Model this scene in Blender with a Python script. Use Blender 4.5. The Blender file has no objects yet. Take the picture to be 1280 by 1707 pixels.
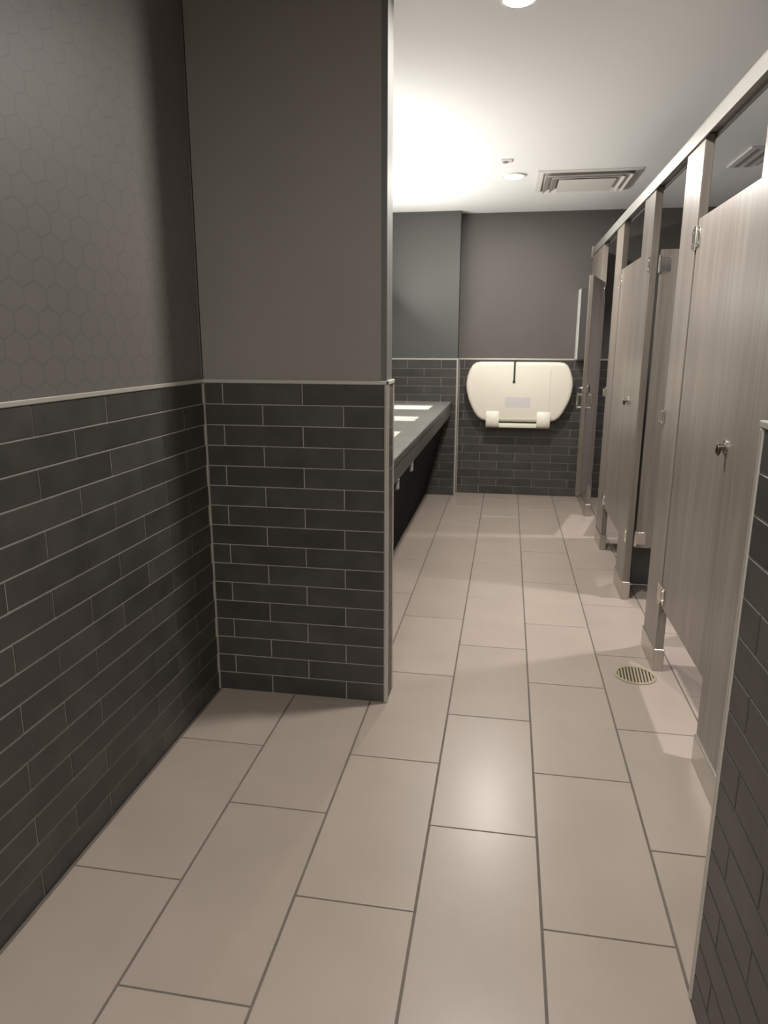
import bpy, bmesh, math, random
from mathutils import Matrix, Vector
random.seed(7)
S = bpy.context.scene
COL = S.collection
PI = math.pi

# ------------------------------------------------------------------ camera
CAM_H = 1.3683
yaw, pitch, roll = -0.1707, 0.2351, 0.0026
fwd = Vector((math.sin(yaw) * math.cos(pitch), math.cos(yaw) * math.cos(pitch), -math.sin(pitch)))
rgt = Vector((math.cos(yaw), -math.sin(yaw), 0))
upv = rgt.cross(fwd)
r2 = math.cos(roll) * rgt + math.sin(roll) * upv
u2 = -math.sin(roll) * rgt + math.cos(roll) * upv
cd = bpy.data.cameras.new('camera')
cd.sensor_fit = 'VERTICAL'; cd.sensor_height = 36; cd.sensor_width = 27
cd.lens = 1173.4 / 1707 * 36
cd.clip_start = 0.02
cd.dof.use_dof = True; cd.dof.focus_distance = 2.0; cd.dof.aperture_fstop = 7.0
cam = bpy.data.objects.new('camera', cd); COL.objects.link(cam)
m3 = Matrix((r2, u2, -fwd)).transposed()
cam.matrix_world = Matrix.Translation((0, 0, CAM_H)) @ m3.to_4x4()
S.camera = cam

# ------------------------------------------------------------------ world + view
w = bpy.data.worlds.new('world'); S.world = w; w.use_nodes = True
w.node_tree.nodes['Background'].inputs[0].default_value = (.9, .93, 1, 1)
w.node_tree.nodes['Background'].inputs[1].default_value = 0.02
S.view_settings.view_transform = 'Standard'; S.view_settings.look = 'None'
S.view_settings.gamma = 1; S.view_settings.use_curve_mapping = False
S.view_settings.exposure = 0.35

# lamp powers (the lamps themselves are built with their fixtures below)
P_HALL = 27.0; P_ENTRY = 12.0; P_FILL = 36.0; P_STALL = 19.0; P_VANITY = 20.0
C_HALL = (1, .955, .90); C_STALL = (1, .95, .95); C_VAN = (1, .96, .89)

# ------------------------------------------------------------------ dimensions (metres)
XL = -1.1013; YP = 2.4707; XP = -0.4126; PT = 0.122
YB = 6.5459; YPIER = 6.40; XPIER = -0.440
ZC = 2.464; ZT = 1.2266; ROW = ZT / 16
XS = 0.6695; PTH = 0.034
XW = 0.4424; YW = 1.329
XE = 2.25; Y0 = -1.7
ZRAIL0, ZRAIL1 = 2.095, 2.166
DZ0, DZ1 = 0.300, 1.82

# ------------------------------------------------------------------ materials
def nodes(name):
    m = bpy.data.materials.new(name); m.use_nodes = True
    nt = m.node_tree
    return m, nt, nt.nodes['Principled BSDF']
def N(nt, t, **kw):
    n = nt.nodes.new(t)
    for k, v in kw.items(): setattr(n, k, v)
    return n
def plain(name, col, rough=.5, metal=0, spec=.5, noise=0, nscale=30, bump=0, rand=0, bscale=200):
    m, nt, b = nodes(name)
    b.inputs['Roughness'].default_value = rough
    b.inputs['Metallic'].default_value = metal
    b.inputs['Specular IOR Level'].default_value = spec
    c = tuple(col) + (1,)
    b.inputs['Base Color'].default_value = c
    if noise or rand:
        tc = N(nt, 'ShaderNodeTexCoord')
        nz = N(nt, 'ShaderNodeTexNoise'); nz.inputs['Scale'].default_value = nscale; nz.inputs['Detail'].default_value = 5
        oi = N(nt, 'ShaderNodeObjectInfo')
        if rand:   # every piece its own patch of the texture
            ad = N(nt, 'ShaderNodeVectorMath', operation='MULTIPLY_ADD')
            cx = N(nt, 'ShaderNodeCombineXYZ')
            for i in range(3): nt.links.new(oi.outputs['Random'], cx.inputs[i])
            ad.inputs[1].default_value = (37, 19, 53)
            nt.links.new(cx.outputs[0], ad.inputs[0]); nt.links.new(tc.outputs['Object'], ad.inputs[2])
            nt.links.new(ad.outputs[0], nz.inputs['Vector'])
        else:
            nt.links.new(tc.outputs['Object'], nz.inputs['Vector'])
        mr = N(nt, 'ShaderNodeMapRange'); mr.inputs[1].default_value = .25; mr.inputs[2].default_value = .75
        mr.inputs[3].default_value = 1 - noise; mr.inputs[4].default_value = 1 + noise
        nt.links.new(nz.outputs['Fac'], mr.inputs[0])
        mr2 = N(nt, 'ShaderNodeMapRange'); mr2.inputs[3].default_value = 1 - rand; mr2.inputs[4].default_value = 1 + rand
        nt.links.new(oi.outputs['Random'], mr2.inputs[0])
        mu = N(nt, 'ShaderNodeMath', operation='MULTIPLY')
        nt.links.new(mr.outputs[0], mu.inputs[0]); nt.links.new(mr2.outputs[0], mu.inputs[1])
        vm = N(nt, 'ShaderNodeVectorMath', operation='SCALE'); vm.inputs[0].default_value = col
        nt.links.new(mu.outputs[0], vm.inputs['Scale'])
        nt.links.new(vm.outputs[0], b.inputs['Base Color'])
    if bump:
        nb = N(nt, 'ShaderNodeTexNoise'); nb.inputs['Scale'].default_value = bscale; nb.inputs['Detail'].default_value = 3
        tc2 = N(nt, 'ShaderNodeTexCoord'); nt.links.new(tc2.outputs['Object'], nb.inputs['Vector'])
        bp = N(nt, 'ShaderNodeBump'); bp.inputs['Strength'].default_value = bump; bp.inputs['Distance'].default_value = .002
        nt.links.new(nb.outputs['Fac'], bp.inputs['Height']); nt.links.new(bp.outputs[0], b.inputs['Normal'])
    return m
def emit(name, col, st):
    m, nt, b = nodes(name)
    b.inputs['Base Color'].default_value = (.9, .9, .9, 1)
    b.inputs['Emission Color'].default_value = tuple(col) + (1,)
    b.inputs['Emission Strength'].default_value = st
    return m
def wallpaper(name, col, axes, cell, line):
    """dark vinyl wallpaper printed with a thin net of stretched hexagons"""
    m, nt, b = nodes(name)
    b.inputs['Roughness'].default_value = .5
    b.inputs['Specular IOR Level'].default_value = .35
    tc = N(nt, 'ShaderNodeTexCoord'); sp = N(nt, 'ShaderNodeSeparateXYZ'); nt.links.new(tc.outputs['Object'], sp.inputs[0])
    cb = N(nt, 'ShaderNodeCombineXYZ')
    nt.links.new(sp.outputs[axes], cb.inputs[0]); nt.links.new(sp.outputs['Z'], cb.inputs[1])
    sc = N(nt, 'ShaderNodeVectorMath', operation='MULTIPLY'); sc.inputs[1].default_value = (.8 / cell, 1 / cell, 0)
    nt.links.new(cb.outputs[0], sc.inputs[0])
    h = (.5, .8660254, 1)
    def wrap(src):
        n = N(nt, 'ShaderNodeVectorMath', operation='WRAP'); n.inputs[1].default_value = h; n.inputs[2].default_value = (-h[0], -h[1], -1)
        nt.links.new(src, n.inputs[0]); return n.outputs[0]
    sb = N(nt, 'ShaderNodeVectorMath', operation='SUBTRACT'); sb.inputs[1].default_value = (h[0], h[1], 0)
    nt.links.new(sc.outputs[0], sb.inputs[0])
    dist = []
    for src in (sc.outputs[0], sb.outputs[0]):
        ab = N(nt, 'ShaderNodeVectorMath', operation='ABSOLUTE'); nt.links.new(wrap(src), ab.inputs[0])
        dt = N(nt, 'ShaderNodeVectorMath', operation='DOT_PRODUCT'); dt.inputs[1].default_value = (.5, .8660254, 0)
        nt.links.new(ab.outputs[0], dt.inputs[0])
        sx = N(nt, 'ShaderNodeSeparateXYZ'); nt.links.new(ab.outputs[0], sx.inputs[0])
        mxn = N(nt, 'ShaderNodeMath', operation='MAXIMUM'); nt.links.new(dt.outputs['Value'], mxn.inputs[0]); nt.links.new(sx.outputs['X'], mxn.inputs[1])
        dist.append(mxn.outputs[0])
    mn = N(nt, 'ShaderNodeMath', operation='MINIMUM'); nt.links.new(dist[0], mn.inputs[0]); nt.links.new(dist[1], mn.inputs[1])
    mr = N(nt, 'ShaderNodeMapRange'); mr.inputs[1].default_value = .455; mr.inputs[2].default_value = .49
    mr.inputs[3].default_value = 1; mr.inputs[4].default_value = line
    nt.links.new(mn.outputs[0], mr.inputs[0])
    nz = N(nt, 'ShaderNodeTexNoise'); nz.inputs['Scale'].default_value = 2.5; nz.inputs['Detail'].default_value = 4
    nt.links.new(tc.outputs['Object'], nz.inputs['Vector'])
    m2 = N(nt, 'ShaderNodeMapRange'); m2.inputs[3].default_value = .88; m2.inputs[4].default_value = 1.12
    nt.links.new(nz.outputs['Fac'], m2.inputs[0])
    mu = N(nt, 'ShaderNodeMath', operation='MULTIPLY'); nt.links.new(mr.outputs[0], mu.inputs[0]); nt.links.new(m2.outputs[0], mu.inputs[1])
    vm = N(nt, 'ShaderNodeVectorMath', operation='SCALE'); vm.inputs[0].default_value = col
    nt.links.new(mu.outputs[0], vm.inputs['Scale']); nt.links.new(vm.outputs[0], b.inputs['Base Color'])
    return m
def laminate(name, ca, cb_, rough):
    m, nt, b = nodes(name)
    b.inputs['Roughness'].default_value = rough
    tc = N(nt, 'ShaderNodeTexCoord'); mp = N(nt, 'ShaderNodeMapping')
    mp.inputs['Scale'].default_value = (1, 1, .045)
    oi = N(nt, 'ShaderNodeObjectInfo')
    nt.links.new(tc.outputs['Object'], mp.inputs[0])
    n1 = N(nt, 'ShaderNodeTexNoise', noise_dimensions='4D'); n1.inputs['Scale'].default_value = 45; n1.inputs['Detail'].default_value = 6
    nt.links.new(mp.outputs[0], n1.inputs['Vector']); nt.links.new(oi.outputs['Random'], n1.inputs['W'])
    n2 = N(nt, 'ShaderNodeTexNoise', noise_dimensions='4D'); n2.inputs['Scale'].default_value = 9; n2.inputs['Detail'].default_value = 3
    nt.links.new(mp.outputs[0], n2.inputs['Vector']); nt.links.new(oi.outputs['Random'], n2.inputs['W'])
    mx = N(nt, 'ShaderNodeMath', operation='MULTIPLY_ADD'); mx.inputs[1].default_value = .55
    h = N(nt, 'ShaderNodeMath', operation='MULTIPLY'); h.inputs[1].default_value = .45
    nt.links.new(n1.outputs['Fac'], mx.inputs[0]); nt.links.new(n2.outputs['Fac'], h.inputs[0]); nt.links.new(h.outputs[0], mx.inputs[2])
    cr = N(nt, 'ShaderNodeValToRGB')
    cr.color_ramp.elements[0].position = .36; cr.color_ramp.elements[0].color = tuple(ca) + (1,)
    cr.color_ramp.elements[1].position = .64; cr.color_ramp.elements[1].color = tuple(cb_) + (1,)
    nt.links.new(mx.outputs[0], cr.inputs[0]); nt.links.new(cr.outputs[0], b.inputs['Base Color'])
    return m

M = {}
M['tile'] = plain('charcoal_tile', (.050, .047, .043), .42, noise=.28, nscale=9, rand=.16, bump=.12, bscale=60)
M['grout'] = plain('pale_grout', (.32, .30, .265), .85, noise=.12, nscale=12)
M['floor_tile'] = plain('floor_tile', (.342, .288, .244), .29, spec=.33, noise=.045, nscale=5, rand=.03, bump=.05, bscale=120)
M['floor_grout'] = plain('floor_grout', (.13, .11, .095), .9, noise=.2, nscale=10)
M['paint'] = plain('dark_taupe_paint', (.245, .232, .212), .45, noise=.05, nscale=2, bump=.1, bscale=400)
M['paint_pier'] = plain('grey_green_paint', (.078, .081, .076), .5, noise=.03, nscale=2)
M['paper_left'] = wallpaper('hexagon_wallpaper', (.140, .130, .121), 'Y', .068, .84)
M['paper_back'] = wallpaper('hexagon_wallpaper_end', (.112, .103, .096), 'X', .040, .93)
M['ceiling'] = plain('ceiling_paint', (.885, .90, .905), .8)
M['laminate'] = laminate('grey_brown_laminate', (.150, .128, .107), (.245, .216, .187), .34)
M['divider'] = plain('dark_grey_panel', (.085, .085, .083), .45)
M['steel'] = plain('brushed_steel', (.55, .52, .48), .33, metal=1)
M['chrome'] = plain('chrome', (.82, .80, .76), .12, metal=1)
M['alu'] = plain('satin_aluminium', (.37, .366, .34), .38, metal=.55)
M['trim'] = plain('trim_metal', (.50, .48, .44), .36, metal=.3)
M['bead'] = plain('corner_bead', (.12, .118, .110), .5)
M['counter'] = plain('dark_counter', (.27, .265, .245), .16, noise=.1, nscale=40)
M['apron'] = plain('dark_apron', (.058, .054, .050), .45)
M['black'] = plain('black_panel', (.010, .010, .010), .9, spec=.08)
M['ceramic'] = plain('white_ceramic', (.92, .91, .87), .15)
M['cream'] = plain('cream_plastic', (.80, .765, .66), .42)
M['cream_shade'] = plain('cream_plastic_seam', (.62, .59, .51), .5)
M['sticker'] = plain('lilac_sticker', (.66, .62, .62), .5, noise=.06, nscale=60)
M['strap'] = plain('black_strap', (.015, .015, .017), .5)
M['brass'] = plain('nickel_bronze', (.52, .45, .32), .4, metal=.7)
M['pit'] = plain('drain_pit', (.035, .03, .022), .9)
M['white_metal'] = plain('white_metal', (.74, .725, .70), .5)
M['vent_dark'] = plain('vent_throat', (.30, .295, .29), .8)
M['pale_grey'] = plain('pale_grey_plastic', (.24, .23, .22), .5)
M['knob_dark'] = plain('dark_nickel', (.16, .14, .13), .22, metal=.9)
M['lens'] = emit('lamp_lens', (1, .95, .86), 14)
M['bar'] = emit('light_bar', (1, .95, .87), 6.5)

# ------------------------------------------------------------------ mesh helpers
def link(name, me, mat, parent=None):
    o = bpy.data.objects.new(name, me); COL.objects.link(o)
    if mat and not me.materials: me.materials.append(mat)
    if parent: o.parent = parent
    return o
class B:
    def __init__(s): s.bm = bmesh.new()
    def box(s, a, b, bev=0, seg=1):
        r = bmesh.ops.create_cube(s.bm, size=1)
        vs = r['verts']
        c = [(a[i] + b[i]) / 2 for i in range(3)]; d = [abs(b[i] - a[i]) for i in range(3)]
        for v in vs: v.co = Vector((v.co[i] * d[i] + c[i] for i in range(3)))
        if bev:
            es = list({e for v in vs for e in v.link_edges})
            bmesh.ops.bevel(s.bm, geom=es, offset=bev, segments=seg, profile=.5, affect='EDGES')
        return s
    def cyl(s, p, q, r, n=16, r2=None):
        p, q = Vector(p), Vector(q); d = q - p
        rot = d.to_track_quat('Z', 'Y').to_matrix().to_4x4()
        bmesh.ops.create_cone(s.bm, cap_ends=True, segments=n, radius1=r, radius2=r if r2 is None else r2, depth=d.length,
                              matrix=Matrix.Translation((p + q) / 2) @ rot)
        return s
    def ball(s, c, r, sc=(1, 1, 1)):
        bmesh.ops.create_uvsphere(s.bm, u_segments=16, v_segments=10, radius=r,
                                  matrix=Matrix.Translation(c) @ Matrix.Diagonal(tuple(sc) + (1,)))
        return s
    def ring(s, c, r0, r1, z0, z1, n=32):
        vs = []
        for k in range(n):
            a = 2 * PI * k / n; ca, sa = math.cos(a), math.sin(a)
            vs.append([s.bm.verts.new((c[0] + r * ca, c[1] + r * sa, z)) for r, z in ((r0, z0), (r1, z0), (r1, z1), (r0, z1))])
        for k in range(n):
            p, q = vs[k], vs[(k + 1) % n]
            for j in range(4): s.bm.faces.new((p[j], q[j], q[(j + 1) % 4], p[(j + 1) % 4]))
        return s
    def loops(s, rings, cap=True):
        """skin a list of equally long closed rings of points"""
        vr = [[s.bm.verts.new(p) for p in r] for r in rings]
        n = len(vr[0])
        for a, b in zip(vr, vr[1:]):
            for k in range(n): s.bm.faces.new((a[k], a[(k + 1) % n], b[(k + 1) % n], b[k]))
        if cap: s.bm.faces.new(vr[0][::-1]); s.bm.faces.new(vr[-1])
        return s
    def done(s, name, mat, parent=None, smooth=False):
        bmesh.ops.recalc_face_normals(s.bm, faces=s.bm.faces[:])
        me = bpy.data.meshes.new(name)
        if smooth:
            for f in s.bm.faces: f.smooth = True
            for e in s.bm.edges:
                if len(e.link_faces) == 2 and e.calc_face_angle(0) > .7: e.smooth = False
        s.bm.to_mesh(me); s.bm.free()
        return link(name, me, mat, parent)
def box(name, a, b, mat, parent=None, bev=0, seg=1): return B().box(a, b, bev, seg).done(name, mat, parent)
def thing(name, label, cat, loc=(0, 0, 0), group=None, rz=0):
    o = bpy.data.objects.new(name, None); COL.objects.link(o)
    o.empty_display_size = .1
    o.location = loc; o.rotation_euler = (0, 0, rz)
    o['label'] = label; o['category'] = cat
    if group: o['group'] = group
    return o
def struct(o, label=None, cat=None):
    o['kind'] = 'structure'
    if label: o['label'] = label
    if cat: o['category'] = cat
    return o

_tiles = {}
def tile_mesh(w_, h_, t, ch, mat):
    k = (round(w_, 4), round(h_, 4), t, ch, mat.name)
    if k not in _tiles:
        x, y = w_ / 2, h_ / 2
        v = []
        for xx, yy, z in ((x, y, 0), (x, y, t - ch), (x - ch, y - ch, t)):
            v += [(-xx, -yy, z), (xx, -yy, z), (xx, yy, z), (-xx, yy, z)]
        f = [(8, 9, 10, 11)]
        for r in (0, 4):
            for i in range(4): j = (i + 1) % 4; f.append((r + i, r + j, r + 4 + j, r + 4 + i))
        me = bpy.data.meshes.new('tile'); me.from_pydata(v, [], f); me.update(); me.materials.append(mat)
        _tiles[k] = me
    return _tiles[k]
def place_tile(parent, c, u, v, n, w_, h_, t=.008, ch=.0012, mat=None, tilt=.0):
    me = tile_mesh(w_, h_, t, ch, mat or M['tile'])
    o = bpy.data.objects.new('tile', me); COL.objects.link(o)
    m = Matrix((u, v, n)).transposed().to_4x4()
    a, b_ = random.gauss(0, tilt), random.gauss(0, tilt)
    m = Matrix.Translation(c) @ m @ Matrix.Rotation(a, 4, 'X') @ Matrix.Rotation(b_, 4, 'Y')
    o.matrix_world = m
    o.parent = parent
    return o
def tile_wall(parent, base, u, n, u0, u1, j_odd, pitch, j_even=None, gap=.004, rows=16):
    """running-bond tiles; base = function(u,z)->point on the tile FACE plane; rows counted from the top;
    j_odd = a joint position on rows 1,3,5.. ; even rows are shifted by half a tile"""
    if j_even is None: j_even = j_odd + pitch / 2
    T = .008
    for r in range(rows):
        z = ZT - (r + .5) * ROW
        j = j_odd if r % 2 == 0 else j_even
        k = math.floor((u0 - j) / pitch)
        while True:
            a = max(u0, j + k * pitch); b_ = min(u1, j + (k + 1) * pitch); k += 1
            if a >= u1 - 1e-6: break
            if b_ - a < .012: continue
            c = base((a + b_) / 2, z) - Vector(n) * T
            w_ = b_ - a - gap
            place_tile(parent, c, Vector(u), Vector((0, 0, 1)), Vector(n), w_, ROW - gap, T, tilt=.0012)

# ------------------------------------------------------------------ setting: shell
GB = .0022     # grout lies this far behind the tile faces
UP = .007      # painted wall above lies this far behind the tile faces
def V(*a): return Vector(a)

floor = struct(box('floor', (XL - .3, Y0 - .2, -.12), (XE + .2, YB + .2, -.0025), M['floor_grout']))
ceiling = struct(box('ceiling', (XL - .3, Y0 - .2, ZC), (XE + .2, YB + .2, ZC + .12), M['ceiling']))

# floor tiles 308 x 643 mm, half bond, columns run away from the camera
CW, CL = .308, .643
G0 = -.1712
for k in range(-4, 9):
    x0, x1 = max(G0 + CW * k, XL), min(G0 + CW * (k + 1), XE)
    if x1 - x0 < .02: continue
    j = 1.785 if k % 2 == 0 else 1.457
    i = math.floor((Y0 - j) / CL)
    while j + i * CL < YB:
        a, b_ = max(j + i * CL, Y0), min(j + (i + 1) * CL, YB); i += 1
        if b_ - a < .02: continue
        place_tile(floor, V((x0 + x1) / 2, (a + b_) / 2, -.008), V(1, 0, 0), V(0, 1, 0), V(0, 0, 1),
                   x1 - x0 - .0062, b_ - a - .005, .008, .001, M['floor_tile'], tilt=.0003)

# left wall
wl = struct(box('wall_left', (XL - .25, Y0, 0), (XL - UP, YPIER, ZC), M['paper_left']))
box('grout_bed', (XL - UP, Y0, 0), (XL - GB, YP, ZT), M['grout'], wl)
tile_wall(wl, lambda u, z: V(XL, u, z), (0, 1, 0), (1, 0, 0), -.1, YP - .003, 1.503, .3185)
box('grout_bed', (XL - UP, YP + PT, .80), (XL - GB, YPIER, ZT), M['grout'], wl)
tile_wall(wl, lambda u, z: V(XL, u, z), (0, 1, 0), (1, 0, 0), YP + PT + .002, YPIER - .002, 1.503, .3185, rows=5)
# partition wall that hides the vanity
wp = struct(box('wall_partition', (XL, YP + UP, 0), (XP - UP, YP + PT - UP, ZC), M['paint']))
box('grout_bed', (XL, YP + GB, 0), (XP - GB, YP + PT - GB, ZT), M['grout'], wp)
tile_wall(wp, lambda u, z: V(u, YP, z), (-1, 0, 0), (0, -1, 0), XL + .003, XP - .012, -1.028, .3025)
tile_wall(wp, lambda u, z: V(XP, u, z), (0, 1, 0), (1, 0, 0), YP + .012, YP + PT - .012, YP - 1.0, 3.0)
# painted corner bead on the wall end above the tiling
box('corner_bead', (XP - .026, YP + UP - .0015, ZT + .012), (XP - UP + .0015, YP + PT - UP + .0015, ZC), M['bead'], wp)
# end wall, and the shallow pier behind the vanity
wb = struct(box('wall_back', (XPIER - .3, YB + UP, 0), (XE, YB + .25, ZC), M['paper_back']))
box('grout_bed', (XPIER, YB + GB, 0), (XE, YB + UP, ZT), M['grout'], wb)
tile_wall(wb, lambda u, z: V(u, YB, z), (-1, 0, 0), (0, -1, 0), XPIER + .006, 1.35, -.068, .322, gap=.003)
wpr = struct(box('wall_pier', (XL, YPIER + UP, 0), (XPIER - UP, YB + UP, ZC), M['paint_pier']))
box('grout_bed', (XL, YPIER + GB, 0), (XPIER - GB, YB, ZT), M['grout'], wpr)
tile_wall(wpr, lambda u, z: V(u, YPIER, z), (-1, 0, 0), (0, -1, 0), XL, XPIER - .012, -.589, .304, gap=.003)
# near right wall (only its far edge shows at the right of the picture)
wr = struct(box('wall_right', (XW + UP, Y0, 0), (XE, YW - UP, ZC), M['paint']))
box('grout_bed', (XW + GB, Y0, 0), (XW + .2, YW - GB, ZT), M['grout'], wr)
tile_wall(wr, lambda u, z: V(XW, u, z), (0, -1, 0), (-1, 0, 0), -.1, YW - .012, 1.22, .31)
struct(box('wall_stalls', (XE, Y0, 0), (XE + .2, YB + .25, ZC), M['divider']))
struct(box('wall_front', (XL - .25, Y0 - .2, 0), (XE, Y0, ZC), M['paint']))

# metal edge trims
tn = [0]
def trim(a, b_, bev=.002):
    tn[0] += 1
    return struct(box('trim_%d' % tn[0], a, b_, M['trim'], None, bev, 2))
TH = .013
trim((XL - .004, Y0, ZT), (XL + .004, YP + .004, ZT + TH))
cb = struct(box('trim_0', (XL - UP, YP - .0035, 0), (XL + .0035, YP + UP, ZT), M['grout'], None, .001))
box('upper_bead', (XL - UP, YP + UP - .004, ZT + TH), (XL - UP + .004, YP + UP + .002, ZC), M['bead'], cb)
trim((XL - .004, YP + PT, ZT), (XL + .004, YPIER, ZT + TH))
trim((XL, YP - .004, ZT), (XP + .003, YP + .006, ZT + TH))
trim((XP - .006, YP - .004, ZT + .0005), (XP + .004, YP + PT + .004, ZT + TH + .002))
trim((XP - .012, YP - .003, 0), (XP + .003, YP + .011, ZT), .004)
trim((XP - .012, YP + PT - .011, 0), (XP + .003, YP + PT + .003, ZT), .004)
trim((XPIER, YB - .004, ZT), (XS + .9, YB + .006, ZT + TH))
trim((XL, YPIER - .004, ZT), (XPIER + .004, YPIER + .006, ZT + TH))
trim((XPIER - .004, YPIER + .006, ZT), (XPIER + .004, YB, ZT + TH))
trim((XPIER - .011, YPIER - .003, 0), (XPIER + .003, YPIER + .011, ZT), .004)
trim((XW - .004, Y0, ZT), (XW + .009, YW + .004, ZT + TH))
trim((XW - .003, YW - .011, 0), (XW + .011, YW + .003, ZT), .004)

# ------------------------------------------------------------------ lamps
def downlight(x, y, label, power, col, r=.062, group=None, spread=180):
    t = thing('downlight', label, 'ceiling light', (x, y, ZC), group)
    B().ring((0, 0), r, r + .016, -.010, -.0002, 40).done('trim_ring', M['white_metal'], t, True)
    B().cyl((0, 0, -.0005), (0, 0, -.014), r - .0005, 40, r - .006).done('lens', M['lens'], t)
    ld = bpy.data.lights.new('lamp', 'AREA'); ld.shape = 'DISK'; ld.size = 2 * r * .90
    ld.energy = power; ld.color = col; ld.spread = math.radians(spread)
    lo = bpy.data.objects.new('lamp', ld); COL.objects.link(lo); lo.parent = t; lo.location = (0, 0, -.016)
    return t
downlight(-.018, 5.172, 'round recessed downlight glowing near the square ceiling vent', P_HALL, C_HALL)
downlight(-.016, 2.645, 'round recessed downlight at the top edge of the picture', P_HALL, C_HALL, r=.050)
downlight(-.016, .15, 'round recessed downlight over the near end of the room', P_ENTRY, C_HALL)
downlight(-.35, -1.0, 'round fill downlight added out of view behind the camera', P_FILL, C_HALL)  # added fill lamp, out of view, to brighten the partition and near walls
GS = 'downlights over the toilet stalls'
for y, lab in ((2.0, 'round recessed downlight over the stall nearest the camera'),
               (3.66, 'round recessed downlight over the stall with the wide open door'),
               (5.25, 'round recessed downlight over the farthest stall')):
    downlight(1.53 if y < 5 else 1.66, y, lab, P_STALL, C_STALL, group=GS, spread=125)

# light bar on the vanity wall, hidden behind the partition
t = thing('vanity_light', 'long glowing light bar on the wall above the sinks', 'wall light', (XL - UP, 4.75, 1.70))
box('back_plate', (0, -1.35, -.04), (.02, 1.35, .04), M['steel'], t, .003)
B().cyl((.065, -1.3, 0), (.065, 1.3, 0), .032, 20).done('diffuser', M['bar'], t, True)
for s in (-1, 1): box('end_cap', (.02, s * 1.33 - .03, -.035), (.10, s * 1.33 + .03, .035), M['steel'], t, .004)
ld = bpy.data.lights.new('lamp', 'AREA'); ld.shape = 'RECTANGLE'; ld.size = 2.55; ld.size_y = .06
ld.energy = P_VANITY; ld.color = C_VAN; ld.spread = math.radians(178)
lo = bpy.data.objects.new('lamp', ld); COL.objects.link(lo); lo.parent = t
lo.location = (.103, 0, .012)
zz = Vector((-.70, 0, -.71)).normalized(); xx = Vector((0, 1, 0)); yy = zz.cross(xx)
lo.rotation_euler = Matrix((xx, yy, zz)).transposed().to_euler()

# ------------------------------------------------------------------ toilet stalls
def pilaster(y0, y1, label, leaf=None, strike=None, leaf_near=True):
    t = thing('pilaster', label, 'stall post', (XS, y0, 0), 'stall posts')
    d = y1 - y0
    box('panel', (0, 0, .098), (PTH, d, ZRAIL0 + .015), M['laminate'], t, .0015)
    box('shoe', (-.005, -.005, .0002), (PTH + .005, d + .005, .10), M['steel'], t, .002)
    for z in (leaf or ()):
        b = B(); b.box((-.004, .006, z - .038), (0, .040, z + .038), .001)
        for dz in (-.022, .022): b.cyl((-.007, .026, z + dz), (-.003, .026, z + dz), .0055, 10)
        b.done('hinge_leaf', M['chrome'], t)
    if strike:
        b = B(); b.box((-.010, d - .028, strike - .03), (0, d - .004, strike + .03), .002)
        b.box((-.022, d - .010, strike - .022), (-.008, d - .002, strike + .022), .002)
        b.done('strike', M['chrome'], t)
    return t
HZ = (.352, 1.752)
pilaster(YW + .01, 2.260, 'wide grey-brown stall panel behind the near tiled wall edge', None, None)
pilaster(2.950, 3.212, 'grey-brown stall post beside the round floor drain', HZ, 1.065)
pilaster(3.838, 4.120, 'grey-brown stall post holding the hinges of the open brown door', HZ, None)
pilaster(4.815, 5.100, 'grey-brown stall post between the far closed door and the ajar one', HZ, 1.045)
pilaster(5.785, YB - .004, 'grey-brown stall panel against the end wall', HZ, None)

def stall_door(loc, width, rz, label, latch=True, pull=False, inside=False):
    t = thing('stall_door', label, 'stall door', loc, 'stall doors', rz)
    th = .028
    dr = box('panel', (0, -width, DZ0), (th, 0, DZ1), M['laminate'], t, .0015)
    for z in HZ:
        b = B(); b.box((-.004, -.050, z - .034), (-.0002, -.004, z + .034), .001)
        b.box((th + .0002, -.050, z - .034), (th + .004, -.004, z + .034), .001)
        b.cyl((-.006, .003, z - .042), (-.006, .003, z + .042), .0075, 12)
        for dz in (-.02, .02): b.cyl((-.008, -.030, z + dz), (-.003, -.030, z + dz), .0055, 10)
        b.done('hinge', M['chrome'], t, True)
    yl = -width + .046
    if latch:
        la = B().cyl((0, yl, 1.06), (-.006, yl, 1.06), .021, 24).done('latch', M['steel'], t, True)
        b = B(); b.cyl((-.006, yl, 1.06), (-.020, yl, 1.06), .012, 20, .009).ball((-.021, yl, 1.052), .012, (.7, .8, 1.7))
        b.done('latch_knob', M['knob_dark'], la, True)
        box('latch_bolt', (th, -width - .004, 1.035), (th + .016, -width + .075, 1.085), M['chrome'], t, .003)
    if pull:
        for sx, x0 in ((-1, 0), (1, th)):
            b = B()
            for z in (.93, 1.02): b.cyl((x0, yl + .004, z), (x0 + sx * .034, yl + .004, z), .006, 10)
            b.cyl((x0 + sx * .034, yl + .004, .918), (x0 + sx * .034, yl + .004, 1.032), .0065, 10)
            b.done('pull_handle', M['chrome'], t, True)
    if inside:
        b = B(); b.cyl((th, -width * .55, 1.62), (th + .05, -width * .55, 1.63), .007, 10).ball((th + .05, -width * .55, 1.635), .012)
        b.done('coat_hook', M['chrome'], t, True)
    return t
stall_door((XS + .003, 2.939, 0), .675, 0, 'large closed grey-brown stall door nearest the camera')
stall_door((XS + .046, 3.828, 0), .600, PI / 2, 'dark brown stall door swung wide open into its stall', inside=True)
stall_door((XS + .003, 4.809, 0), .683, 0, 'far closed grey-brown stall door beyond the open one')
stall_door((XS + .001, 5.776, 0), .640, math.radians(-14), 'farthest stall door standing ajar into the aisle', pull=True)

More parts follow.
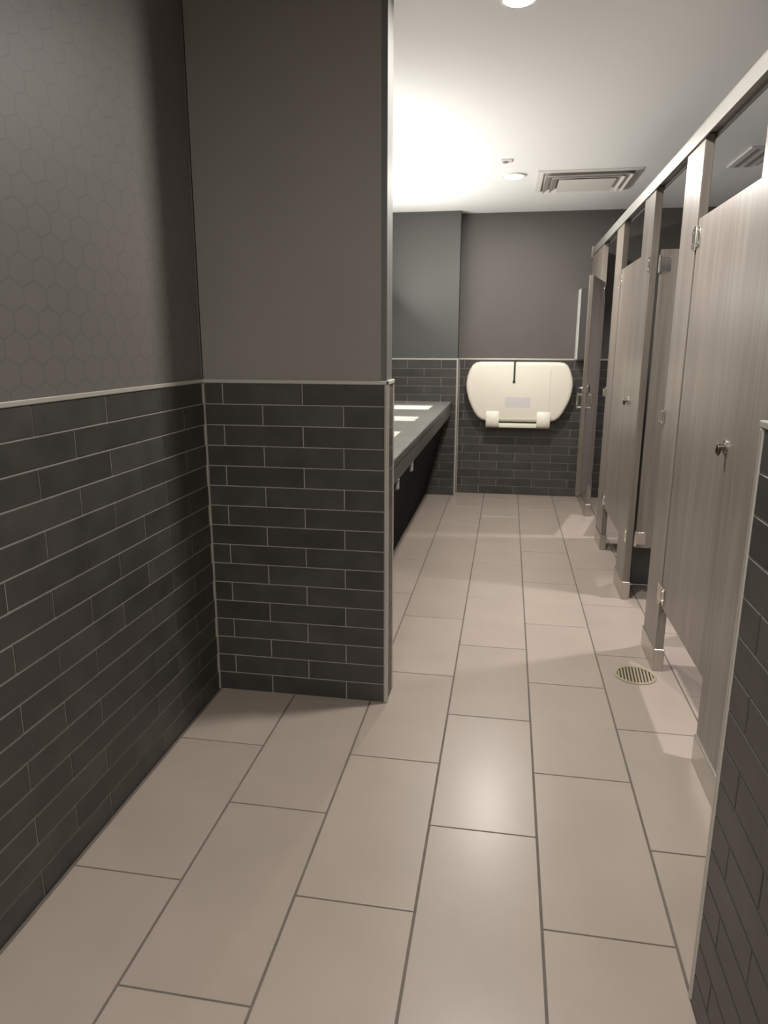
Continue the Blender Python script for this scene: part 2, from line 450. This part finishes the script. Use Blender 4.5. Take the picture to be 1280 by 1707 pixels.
t = thing('head_rail', 'pale aluminium head rail running along the tops of the stalls', 'rail', (XS, YW, ZRAIL0))
L = YB - YW - .004
prof = [(-.008, 0), (-.008, .050), (.000, .066), (.018, .073), (.036, .066), (PTH + .008, .050), (PTH + .008, 0), (PTH + .002, 0), (PTH + .002, .018), (-.002, .018), (-.002, 0)]
B().loops([[(x, yy_, z) for x, z in prof] for yy_ in (.012, L)]).done('rail', M['alu'], t)
box('wall_bracket', (-.012, L - .012, -.012), (PTH + .012, L, .080), M['steel'], t, .002)

for y, z0, lab in ((3.085, DZ0, 'dark grey divider panel behind the stall post by the drain'),
                   (4.088, .012, 'dark grey divider panel behind the wide open stall door'),
                   (5.000, DZ0, 'dark grey divider panel of the farthest stall')):
    t = thing('stall_divider', lab, 'stall divider', (XS + PTH, y, 0), 'stall dividers')
    box('panel', (.012, -.014, z0), (XE - XS - PTH, .014, DZ1), M['divider'], t, .0015)
    for z in (.5, 1.6): box('bracket', (.0003, -.03, z - .03), (.013, .03, z + .03), M['chrome'], t, .002)

# ------------------------------------------------------------------ vanity
XCF = -.490; ZCT = .860; ZAP = .742
yv0, yv1 = YP + PT, YPIER
t = thing('vanity_counter', 'dark grey vanity counter with a sloping black knee panel', 'counter', (0, 0, 0))
sinks = [(5.58, 6.02), (4.72, 5.08), (3.83, 4.20)]
sx0, sx1 = -.965, -.610
b = B(); zt0 = ZCT - .03
xb = XL + .001
b.box((xb, yv0, zt0), (sx0, yv1, ZCT)); b.box((sx1, yv0, zt0), (XCF, yv1, ZCT))
ys = sorted(sinks); prev = yv0
for a, c in ys: b.box((sx0, prev, zt0), (sx1, a, ZCT)); prev = c
b.box((sx0, prev, zt0), (sx1, yv1, ZCT))
b.done('countertop', M['counter'], t)
box('apron', (XCF - .022, yv0, ZAP), (XCF - .0005, yv1, zt0), M['apron'], t)
box('front_edge', (XCF - .0005, yv0, ZCT - .032), (XCF + .004, yv1, ZCT - .001), M['apron'], t, .0015)
b = B(); xt_, xb_ = XCF - .024, -.715
pr = [(xt_, ZAP + .04), (xb_, .001), (xb_ - .016, .001), (xt_ - .016, ZAP + .04)]
b.loops([[(x, y, z) for x, z in pr] for y in (yv0, yv1)]).done('knee_panel', M['black'], t)
labs = ['white sink set in the counter, farthest from the camera', 'middle one of the white sinks set in the dark counter', 'white sink in the counter nearest the partition wall']
for (a, c), lab in zip(sinks, labs):
    s = thing('sink', lab, 'sink', ((sx0 + sx1) / 2, (a + c) / 2, ZCT - .03), 'white sinks in the counter')
    hx, hy = (sx1 - sx0) / 2, (c - a) / 2
    def rr(hx, hy, r, z, n=6):
        o = []
        for cx, cy, a0 in ((hx - r, hy - r, 0), (-hx + r, hy - r, PI / 2), (-hx + r, -hy + r, PI), (hx - r, -hy + r, 1.5 * PI)):
            for k in range(n + 1):
                an = a0 + PI / 2 * k / n; o.append((cx + r * math.cos(an), cy + r * math.sin(an), z))
        return o
    b = B()
    b.loops([rr(hx + .02, hy + .02, .05, -.001), rr(hx + .02, hy + .02, .05, -.02), rr(hx - .01, hy - .01, .06, -.15), rr(hx - .05, hy - .05, .07, -.165)], False)
    b.loops([rr(hx + .02, hy + .02, .05, -.001), rr(hx - .001, hy - .001, .035, .022), rr(hx - .010, hy - .010, .04, .018), rr(hx - .022, hy - .022, .05, -.12), rr(hx - .07, hy - .07, .06, -.145), rr(.03, .03, .029, -.15)], False)
    b.done('basin', M['ceramic'], s, True)
    B().cyl((0, 0, -.153), (0, 0, -.147), .031, 20).done('drain_cap', M['chrome'], s, True)
for y, z, lab in ((3.765, .712, 'small pale rounded fitting under the counter apron, farther one'),
                  (3.255, .704, 'small pale rounded fitting under the counter apron, nearer one')):
    f = thing('counter_bracket', lab, 'fitting', (XCF - .010, y, ZAP), 'pale fittings under the counter')
    box('mount', (-.012, -.014, -.006), (.012, .014, -.0003), M['pale_grey'], f, .002)
    b = B(); b.cyl((0, 0, -.006), (0, 0, -.044), .0125, 16).ball((0, 0, -.044), .0127, (1, 1, .9)); b.done('knob', M['pale_grey'], f, True)

# ------------------------------------------------------------------ baby changing station
t = thing('changing_station', 'cream plastic fold-down baby changing station on the end wall', 'changing table', (.101, YB, 0))
def half(): return [(0, 1.212), (.25, 1.212), (.345, 1.211), (.385, 1.204), (.415, 1.182), (.440, 1.138), (.459, 1.08), (.467, 1.02), (.462, .955), (.445, .885), (.418, .82), (.390, .765), (.360, .725), (.325, .700), (.28, .690), (.15, .686), (0, .686)]
def outline(s=1.0, ins=0):
    h = half(); pts = h + [(-x, z) for x, z in h[-2:0:-1]]
    cz = .95; out = []
    n = len(pts)
    for i, (x, z) in enumerate(pts):
        x0, z0 = pts[i - 1]; x1, z1 = pts[(i + 1) % n]
        tx, tz = x1 - x0, z1 - z0; l = math.hypot(tx, tz) or 1
        nx, nz = tz / l, -tx / l     # points run clockwise from the top: this normal points inwards
        if nx * (0 - x) + nz * (cz - z) < 0: nx, nz = -nx, -nz
        out.append((x + nx * ins, z + nz * ins))
    return out
def lp(ins, y): return [(x, y, z) for x, z in outline(1, ins)]
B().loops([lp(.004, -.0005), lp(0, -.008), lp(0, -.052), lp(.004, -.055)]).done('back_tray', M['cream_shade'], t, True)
B().loops([lp(.002, -.056), lp(0, -.060), lp(0, -.082), lp(.004, -.094), lp(.014, -.101), lp(.030, -.104)]).done('door', M['cream'], t, True)
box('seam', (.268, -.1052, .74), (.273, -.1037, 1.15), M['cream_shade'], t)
for x in (-.222, .226):
    b = B(); zz0, zz1 = .632, .780; hw = .058
    rg = []
    for xx_ in (x - hw, x - hw + .006, x + hw - .006, x + hw):
        i = .005 if xx_ in (x - hw, x + hw) else 0
        rg.append([(xx_, -.02 - i, zz0 + i), (xx_, -.104, zz0 + i), (xx_, -.128 + i, zz0 + .02), (xx_, -.132 + i, zz0 + .06), (xx_, -.126 + i, zz0 + .11), (xx_, -.108, zz1 - .012), (xx_, -.1042, zz1 - i), (xx_, -.03, zz1 - i)])
    b.loops(rg).done('hinge_block', M['cream'], t, True)
B().box((-.166, -.122, .634), (.170, -.03, .672), .008, 2).done('hinge_bar', M['cream'], t, True)
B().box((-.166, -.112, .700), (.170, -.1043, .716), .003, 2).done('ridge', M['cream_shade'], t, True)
b = B(); b.box((-.052, -.110, 1.045), (-.036, -.1043, 1.214), .002).box((-.056, -.114, 1.030), (-.034, -.1045, 1.052), .003)
b.box((-.052, -.112, 1.2125), (-.036, -.01, 1.2165), .001)
b.done('strap', M['strap'], t)
box('sticker', (-.115, -.1052, .815), (.105, -.1044, .905), M['sticker'], t)

# narrow box on the end wall, by the last stall post
t = thing('wall_box', 'narrow dark wall box with a pale metal side on the end wall', 'dispenser', (.572, YB, ZT + TH + .0005))
box('body', (0.004, -.200, 0), (.085, .006, .575), M['apron'], t, .002)
box('side_plate', (0, -.203, 0), (.0038, .006, .578), M['white_metal'], t, .001)

# ------------------------------------------------------------------ ceiling fittings
t = thing('ceiling_vent', 'large square white louvred vent in the ceiling', 'vent', (.468, 5.40, ZC))
o_, W = .33, .33
def sq(r, z): return [(-r, -r, z), (r, -r, z), (r, r, z), (-r, r, z)]
def frame(r0, z0, r1, z1, th, name, mat):
    b = B(); b.loops([sq(r0, z0), sq(r1, z1), sq(r1, z1 + th), sq(r0, z0 + th), sq(r0, z0)], False)
    bmesh.ops.remove_doubles(b.bm, verts=b.bm.verts[:], dist=1e-6)
    return b.done(name, mat, t)
box('throat', (-.30, -.30, -.0015), (.30, .30, -.0003), M['vent_dark'], t)
frame(.33, -.006, .292, -.010, .005, 'frame', M['white_metal'])
frame(.278, -.030, .245, -.008, .003, 'louvre', M['white_metal'])
frame(.232, -.034, .200, -.010, .003, 'louvre', M['white_metal'])
box('centre_plate', (-.185, -.185, -.036), (.185, .185, -.030), M['white_metal'], t, .002)
for s in (-1, 1): box('hanger', (s * .1 - .006, -.006, -.031), (s * .1 + .006, .006, -.001), M['steel'], t)
t = thing('ceiling_vent', 'slim slotted vent in the ceiling above the stalls', 'vent', (1.385, 4.90, ZC))
box('plate', (-.075, -.24, -.012), (.075, .24, -.0003), M['white_metal'], t, .002)
for x in (-.03, .03): box('slot', (x - .014, -.215, -.0135), (x + .014, .215, -.0118), M['vent_dark'], t)
t = thing('ceiling_sensor', 'small square sensor in the ceiling beside the downlight', 'sensor', (-.062, 4.765, ZC))
box('plate', (-.034, -.034, -.009), (.034, .034, -.0003), M['white_metal'], t, .003)
B().cyl((-.008, 0, -.016), (-.008, 0, -.008), .016, 20).done('lens', M['vent_dark'], t, True)

# ------------------------------------------------------------------ floor drain
t = thing('floor_drain', 'round slotted metal floor drain beside the stall post', 'drain', (.585, 2.886, 0), rz=math.radians(-4))
B().cyl((0, 0, .0003), (0, 0, .0012), .080, 40).done('pit', M['pit'], t)
B().ring((0, 0), .074, .086, .0004, .0045, 48).done('rim', M['brass'], t, True)
nb = 11
for i in range(nb):
    x = (i - (nb - 1) / 2) * .0132
    l = math.sqrt(max(.0752 ** 2 - (abs(x) + .003) ** 2, 0))
    box('bar', (x - .0036, -l, .0013), (x + .0036, l, .0042), M['brass'], t, .0008)
